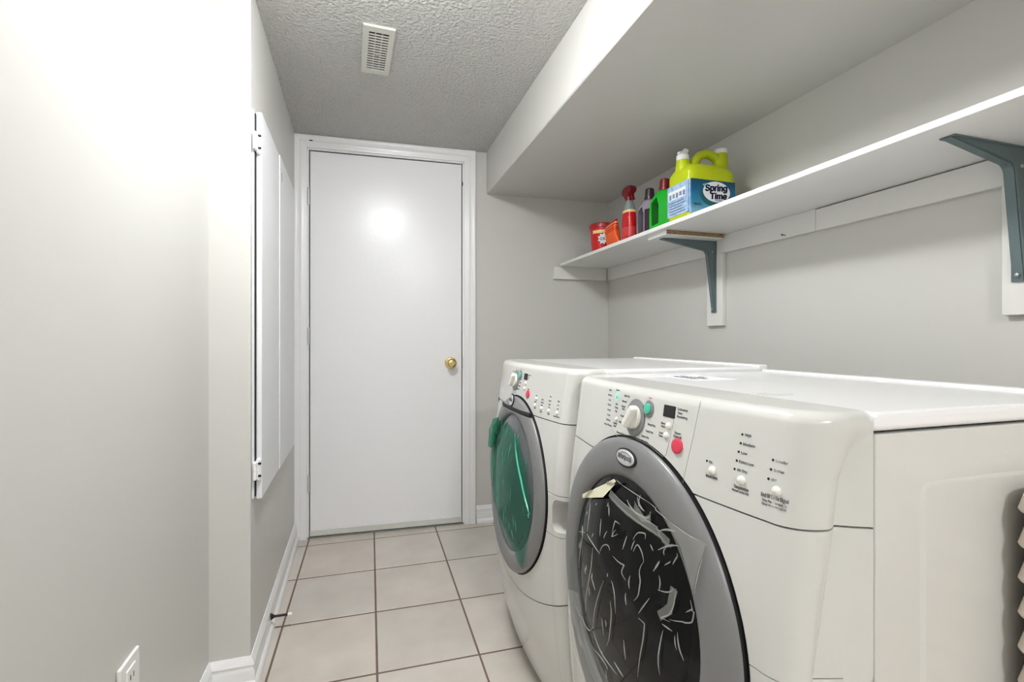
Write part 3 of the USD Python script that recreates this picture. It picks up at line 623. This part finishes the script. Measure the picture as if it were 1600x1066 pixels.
        for _ in range(34):
            y, z = rg.uniform(-.16, .18), rg.uniform(.44, .73); L = rg.uniform(.02, .06); a = rg.uniform(1.3, 1.9)
            if math.hypot(y, z - DCZ) < .175: fine.append([(y, z), (y + .5 * L * math.cos(a) + rg.uniform(-.003, .003), z + .5 * L * math.sin(a)), (y + L * math.cos(a), z + L * math.sin(a))])
        obj('film_folds', W(cat_([strip(cr[0], .0035), strip(cr[1], .002)] + [strip(s, .0008) for s in fine])), GCREASE, r_, kind='stuff', label='pale green creases in the film')
    return t
machine(.772, 0., 'dryer')
machine(1.452, .012, 'washer')

# ribbed hamper at the picture's edge
hm = thing('laundry_hamper', 'cream ribbed plastic hamper standing against the side of the dryer', 'hamper', loc=(1.1, .15, 0))
HX0, HX1, HY0, HY1 = .820, 1.40, -.12, .414  # sides out of view made larger to hold back bounce light
def hring(z, g): return sup((HX0 + HX1) / 2, (HY0 + HY1) / 2, z, (HX1 - HX0) / 2 + g, (HY1 - HY0) / 2 + g, 20., 128)
obj('body', loft([hring(0, -.012), hring(.02, -.004), hring(.845, -.004), hring(.85, -.006)]), CREAM, hm)
for k in range(14):
    z1 = .856 - k * .0455
    obj('rib', loft([hring(z1 - .0335, -.004), hring(z1 - .0335, .0075), hring(z1 - .0300, .009), hring(z1 - .004, .0035), hring(z1, .0005), hring(z1, -.004)]), CREAM, hm, smooth=25)

# ---------------------------------------------------------------- things on the shelf
ZS = SH1
# big lime jug
jx0, jx1, jy0, jy1 = 1.192, 1.412, 1.592, 1.734; jcx, jcy, ja, jb = (jx0 + jx1) / 2, (jy0 + jy1) / 2, (jx1 - jx0) / 2, (jy1 - jy0) / 2
jug = thing('detergent_jug', 'big lime green detergent jug with blue label and white spout caps', 'jug', loc=(1.23, 1.557, ZS))
body = man(loft([sup(jcx, jcy, ZS + z, ja - i, jb - i, p, 64) for z, i, p in [(0, .008, 7), (.006, .001, 7), (.012, 0, 7), (.19, 0, 7), (.205, .002, 6), (.222, .010, 5), (.234, .024, 4), (.240, .045, 4)]]))
nl_, nr_ = (1.217, 1.665), (1.386, 1.652)
neck1 = man(loft([sup(nl_[0] + d, nl_[1], ZS + z, r, r, 2, 32) for z, r, d in [(.19, .046, .024), (.215, .038, .012), (.238, .0285, .003), (.262, .0235, 0)]]))
neck2 = man(loft([sup(nr_[0] + d, nr_[1], ZS + z, r, r, 2, 32) for z, r, d in [(.19, .044, -.018), (.220, .037, -.010), (.255, .030, -.002), (.305, .0245, 0)]]))
arch = np.array([(1.262, 1.657, ZS + .225), (1.268, 1.657, ZS + .255), (1.290, 1.657, ZS + .287), (1.320, 1.656, ZS + .298), (1.350, 1.654, ZS + .291), (1.376, 1.652, ZS + .262), (1.382, 1.652, ZS + .235)])
sI = np.linspace(0, 1, len(arch)); fine = np.stack([PchipInterpolator(sI, arch[:, k])(np.linspace(0, 1, 30)) for k in range(3)], 1)
jb_ = body + neck1 + neck2 + man(tube(fine, .0185, 20))
JT = trimesh.transformations.translation_matrix([1.127, 1.488, ZS]) @ np.diag([.955, .972, .862, 1.]) @ trimesh.transformations.translation_matrix([-jx0, -jy0, -ZS])
_obj = obj
def jobj(name, mesh, *a, **k): return _obj(name, placed(tm(mesh) if hasattr(mesh, 'to_mesh') else mesh, JT), *a, **k)
jobj('bottle', tm(jb_), LIME, jug, smooth=40)
c1 = jobj('spout_cap', lathe([(.0001, .258), (.0235, .258), (.0240, .262), (.0235, .281), (.0215, .284), (.012, .285), (.011, .292), (.0001, .292)], 36, at=(nl_[0], nl_[1], ZS)), LWHITE, jug)
sp_ = rbox(-.022, .016, -.007, .007, 0, .014, .005); sp_.apply_transform(trimesh.transformations.rotation_matrix(-.35, [0, 1, 0])); sp_.apply_translation([nl_[0] + .002, nl_[1], ZS + .290])
sp2 = rbox(-.004, .016, -.008, .008, 0, .026, .005); sp2.apply_transform(trimesh.transformations.rotation_matrix(.35, [0, 1, 0])); sp2.apply_translation([nl_[0] + .002, nl_[1], ZS + .290])
jobj('tap', tm(man(sp_) + man(sp2)), LWHITE, c1); jobj('tap_seal', rbox(nl_[0] + .014, nl_[0] + .021, nl_[1] - .006, nl_[1] + .006, ZS + .286, ZS + .301, .002), NAVY, c1)
jobj('cap', lathe([(.0001, .300), (.0242, .300), (.0248, .304), (.0238, .322), (.020, .3255), (.0001, .326)], 36, at=(nr_[0], nr_[1], ZS)), LWHITE, jug)
def jl(x0, x1, z0, z1, th=.0012):     # piece of label on the front (-y) face
    return bx(x0, x1, jy0 - th, jy0 + .006, ZS + z0, ZS + z1, .0004)
jobj('front_label', jl(jx0 + .009, jx1 - .010, .012, .158), LBLUE, jug, label='blue front label')
FT = frame((0, jy0 - .0013, ZS), (1, 0, 0), (0, 0, 1))
lx = 1.313
ov = Point(0, 0).buffer(1., 32); import shapely.affinity as sa
e1 = sa.translate(sa.scale(ov, .069, .054), lx - .005, .100); e2 = sa.translate(sa.scale(ov, .062, .044), lx + .001, .109)
jobj('label_swoosh', placed(extr(e1.intersection(sbox(jx0 + .01, .012, jx1 - .010, .158)), .0008), FT), DTEAL, jug, smooth=False)
jobj('label_oval', placed(extr(e2.intersection(sbox(jx0 + .01, .012, jx1 - .010, .158)), .0014), FT), LWHITE, jug, smooth=False)
FT2 = frame((0, jy0 - .0028, ZS), (1, 0, 0), (0, 0, 1))
w1 = text('Spring', .026, FT2 @ trimesh.transformations.translation_matrix([lx - .001, .122, 0]) @ trimesh.transformations.rotation_matrix(.06, [0, 0, 1]), .0006, True, True, .12, .100)
w2 = text('Time', .025, FT2 @ trimesh.transformations.translation_matrix([lx + .009, .092, 0]) @ trimesh.transformations.rotation_matrix(.06, [0, 0, 1]), .0006, True, True, .12, .076)
w3 = text('DETERGENT', .004, FT2 @ trimesh.transformations.translation_matrix([lx + .012, .073, 0]), .0006, False)
jobj('label_lettering', cat_([w1, w2, w3] + [placed(w_, trimesh.transformations.translation_matrix([dx_, -.0002, dx_ * .4])) for w_ in (w1, w2) for dx_ in (-.0012, .0012)]), NAVY, jug, smooth=False, kind='stuff')
jobj('label_band', placed(extr(Polygon([(jx1 - .010, .012), (jx1 - .010, .085), (lx + .02, .040), (lx - .01, .012)]), .0010), FT), LIME, jug, smooth=False)
drops = [placed(extr(sa.translate(ov.buffer(0), 0, 0), .0012), FT @ trimesh.transformations.translation_matrix([lx - .055 + .010 * k, .135 + .004 * (k % 2), 0]) @ np.diag([.006 - .0006 * k, .005, 1, 1])) for k in range(4)]
jobj('label_droplets', cat_(drops), M('droplet_print', C(120, 176, 206), .4), jug, smooth=False, kind='stuff')
jobj('label_small_print', cat_([text('10.0 L', .009, FT2 @ trimesh.transformations.translation_matrix([jx0 + .036, .052, 0]), .0004, True)]), NAVY, jug, smooth=False, kind='stuff')
side = bx(jx0 - .0012, jx0 + .006, jy0 + .008, jy1 - .008, ZS + .020, ZS + .156, .0004); jobj('side_label', side, LPALE, jug, label='pale blue side label')
corner = loft([[(*sup(jcx, jcy, 0, ja + .0010, jb + .0010, 7, 256)[k][:2], ZS + z) for k in range(134, 187)] + [(*sup(jcx, jcy, 0, ja - .002, jb - .002, 7, 256)[k][:2], ZS + z) for k in range(186, 133, -1)] for z in (.020, .157)])
jobj('corner_label', corner, LPALE, jug)
ST = frame((jx0 - .0014, 0, ZS), (0, -1, 0), (0, 0, 1))
bits = [bx(-1.718 + .0, -1.612, z, z + h, 0, .0006, .0001) for z, h in ((.092, .040),)]
jobj('side_label_box', placed(cat_(bits), ST), LWHITE, jug, smooth=False)
ST2 = ST.copy(); ST2[0, 3] -= .0008
rows = [bx(-1.712 + .021 * k, -1.698 + .021 * k, .096 + .004 * (k % 2), .118, 0, .0005, .0001) for k in range(5)] + [bx(-1.712, -1.612 - .01 * (k % 3), .030 + .012 * k, .0345 + .012 * k, -.0006, .0004, .0001) for k in range(5)]
jobj('side_label_print', placed(cat_(rows), ST2), LGREY, jug, smooth=False, kind='stuff')

def handled_bottle(name, label, cx, cy, rot, mat, capmat, h, w, d, caph, lab=None):
    t = thing(name, label, 'bottle', loc=(cx, cy, ZS), rotz=rot, group='handled detergent bottles on the shelf')
    T = trimesh.transformations.translation_matrix([cx, cy, ZS]) @ trimesh.transformations.rotation_matrix(rot, [0, 0, 1])
    b = man(loft([sup(0, oy, z, d / 2 - i, w / 2 - j, p, 56) for z, i, j, p, oy in [(0, .006, .008, 4, 0), (.006, .001, .001, 4, 0), (h * .5, 0, 0, 4, 0), (h * .72, .001, .004, 3.6, 0), (h * .86, .004, .012, 3.2, -.003), (h * .95, .008, .024, 2.6, -.001), (h, .012, .040, 2.2, .004)]]))
    hole = Polygon([(-.012, h * .20), (.012, h * .16), (.014, h * .70), (-.004, h * .80), (-.013, h * .62)]).buffer(.006).buffer(-.002)
    hc = man(placed(extr(hole, .2), np.array([[0, 0, 1, -.1], [1, 0, 0, w * .22], [0, 1, 0, 0], [0, 0, 0, 1.]])))
    b = b - hc
    obj('bottle', placed(tm(b), T), mat, t, smooth=35)
    cp = obj('cap', placed(lathe([(.0001, h - .012), (.0215, h - .012), (.023, h + .004), (.0225, h + caph * .3), (.0205, h + caph * .34), (.019, h + caph - .004), (.016, h + caph), (.0001, h + caph)], 36, at=(0, .004, 0)), T), capmat, t)
    return t, T
handled_bottle('detergent_bottle', 'bright green detergent bottle with dark red cap beside the jug', 1.195, 1.730, .45, GREEN, CAPR, .166, .132, .070, .048)
t, T = handled_bottle('detergent_bottle', 'grey lilac bottle with dark plum cap behind the green bottle', 1.222, 1.882, .35, LILAC, PLUM, .170, .122, .072, .052)
obj('label', placed(rbox(-.0395, -.030, -.048, .004, .03, .125, .004), T), PLUM, t)

# red spray bottle
sx_, sy_ = 1.185, 2.0
sp = thing('spray_bottle', 'red trigger spray bottle with dark red head', 'spray bottle', loc=(sx_, sy_, ZS))
obj('bottle', loft([sup(sx_, sy_, ZS + z, a, b, 2.6, 40) for z, a, b in [(0, .022, .034), (.006, .027, .039), (.075, .028, .040), (.105, .0275, .038), (.142, .025, .034)]]), REDP, sp)
obj('shoulder', loft([sup(sx_, sy_, ZS + z, a, b, 2.4, 40) for z, a, b in [(.1415, .0252, .0342), (.16, .0235, .030), (.180, .019, .022), (.192, .016, .017), (.200, .0155, .0155)]]), CLEARG, sp)
obj('band', loft([sup(sx_, sy_, ZS + z, a, b, 2.5, 40) for z, a, b in [(.138, .0262, .0355), (.142, .0264, .0358), (.150, .0255, .034)]]), CREAML, sp)
obj('collar', lathe([(.0001, .196), (.0165, .196), (.0175, .199), (.017, .214), (.012, .220), (.0001, .220)], 28, at=(sx_, sy_, ZS)), CAPR, sp)
hp = Polygon([(-.045, .238), (-.040, .229), (-.028, .226), (-.022, .214), (.016, .214), (.022, .226), (.040, .232), (.044, .246), (.030, .258), (.010, .262), (-.026, .262), (-.042, .252)]).buffer(.002)
obj('head', placed(tm(man(extr(hp, .022)) + man(placed(extr(hp.buffer(-.004), .028), trimesh.transformations.translation_matrix([0, 0, -.003])))), np.array([[0, 0, 1, sx_ - .011], [-1, 0, 0, sy_], [0, 1, 0, ZS], [0, 0, 0, 1.]])), CAPR, sp)
tr = Polygon([(.020, .228), (.026, .226), (.034, .206), (.040, .196), (.035, .194), (.027, .204)]).buffer(.0015)
obj('trigger', placed(extr(tr, .012), np.array([[0, 0, 1, sx_ - .006], [-1, 0, 0, sy_], [0, 1, 0, ZS], [0, 0, 0, 1.]])), CAPR, sp)
obj('label', loft([sup(sx_, sy_, ZS + z, .0288, .0408, 2.6, 40) for z in (.028, .07)]), M('red_label', C(206, 60, 62), .4), sp)

# red tub with lid, orange pouch
ux, uy = 1.198, 2.285
tb = thing('powder_tub', 'round red stain powder tub with white starburst label in the shelf corner', 'tub', loc=(ux, uy, ZS))
obj('tub', lathe([(.0001, 0), (.052, 0), (.055, .004), (.064, .118), (.066, .120), (.066, .128), (.0001, .128)], 48, at=(ux, uy, ZS)), REDP, tb)
lid = obj('lid', lathe([(.0001, .124), (.0665, .124), (.070, .127), (.070, .143), (.067, .148), (.0001, .150)], 48, at=(ux, uy, ZS)), M('dark_red_lid', C(168, 18, 24), .35), tb)
def wrap(r, a0, a1, z0, z1, th=.0006):
    A = np.linspace(a0, a1, 24); o = [[(ux + (r(z) + th) * math.cos(a), uy + (r(z) + th) * math.sin(a), ZS + z) for a in A] + [(ux + (r(z) - .002) * math.cos(a), uy + (r(z) - .002) * math.sin(a), ZS + z) for a in A[::-1]] for z in (z0, z1)]
    return loft(o)
rt = lambda z: .055 + .009 * (z - .004) / .114
vdir = math.atan2(-uy, -ux)
obj('label_band', wrap(rt, vdir - .9, vdir + .6, .096, .112), CREAML, tb)
starp = Polygon([((.030 if k % 2 == 0 else .021) * math.cos(k * math.pi / 9), (.030 if k % 2 == 0 else .021) * math.sin(k * math.pi / 9)) for k in range(18)])
ca = vdir + .05; LTt = frame((ux + .0612 * math.cos(ca), uy + .0612 * math.sin(ca), ZS + .066), (-math.sin(ca), math.cos(ca), 0), (.07 * math.cos(ca), .07 * math.sin(ca), 1))
obj('starburst', placed(extr(starp, .004), LTt @ trimesh.transformations.translation_matrix([0, 0, -.0015])), LWHITE, tb, smooth=False)
obj('label_lettering', text('OXI', .014, LTt @ trimesh.transformations.translation_matrix([0, 0, .0026]), .0005, True, True, .15), NAVY, tb, smooth=False, kind='stuff')
px_, py_ = 1.165, 2.104
po = thing('refill_pouch', 'orange and red foil refill pouch leaning in front of the tub', 'pouch', loc=(px_, py_, ZS))
PT = trimesh.transformations.translation_matrix([px_, py_, ZS + .002]) @ trimesh.transformations.rotation_matrix(.10, [0, 0, 1]) @ trimesh.transformations.rotation_matrix(-.22, [1, 0, 0])
def pouch(z0, z1, g=0., y0=-1, y1=1):
    S = []
    for z in np.linspace(z0, z1, 14):
        u = z / .125; thick = .022 * max(.06, math.sin(math.pi * min(max(u * .92 + .06, 0), 1)) ** .6) + g; S.append(sup(0, 0, z, thick, .047 + .003 * math.cos(6 * u) + g, 3, 40))
    return loft(S)
pb = obj('pouch', placed(pouch(.004, .098), PT), ORANGE, po)
obj('pouch_top', placed(pouch(.098, .125), PT), REDP, po, label='red top seal of the pouch')
obj('stripe', placed(pouch(.104, .109, .0006), PT), CREAML, po)
for z in (.070, .080): obj('stripe', placed(pouch(z, z + .0035, .0006), PT), REDP, po)
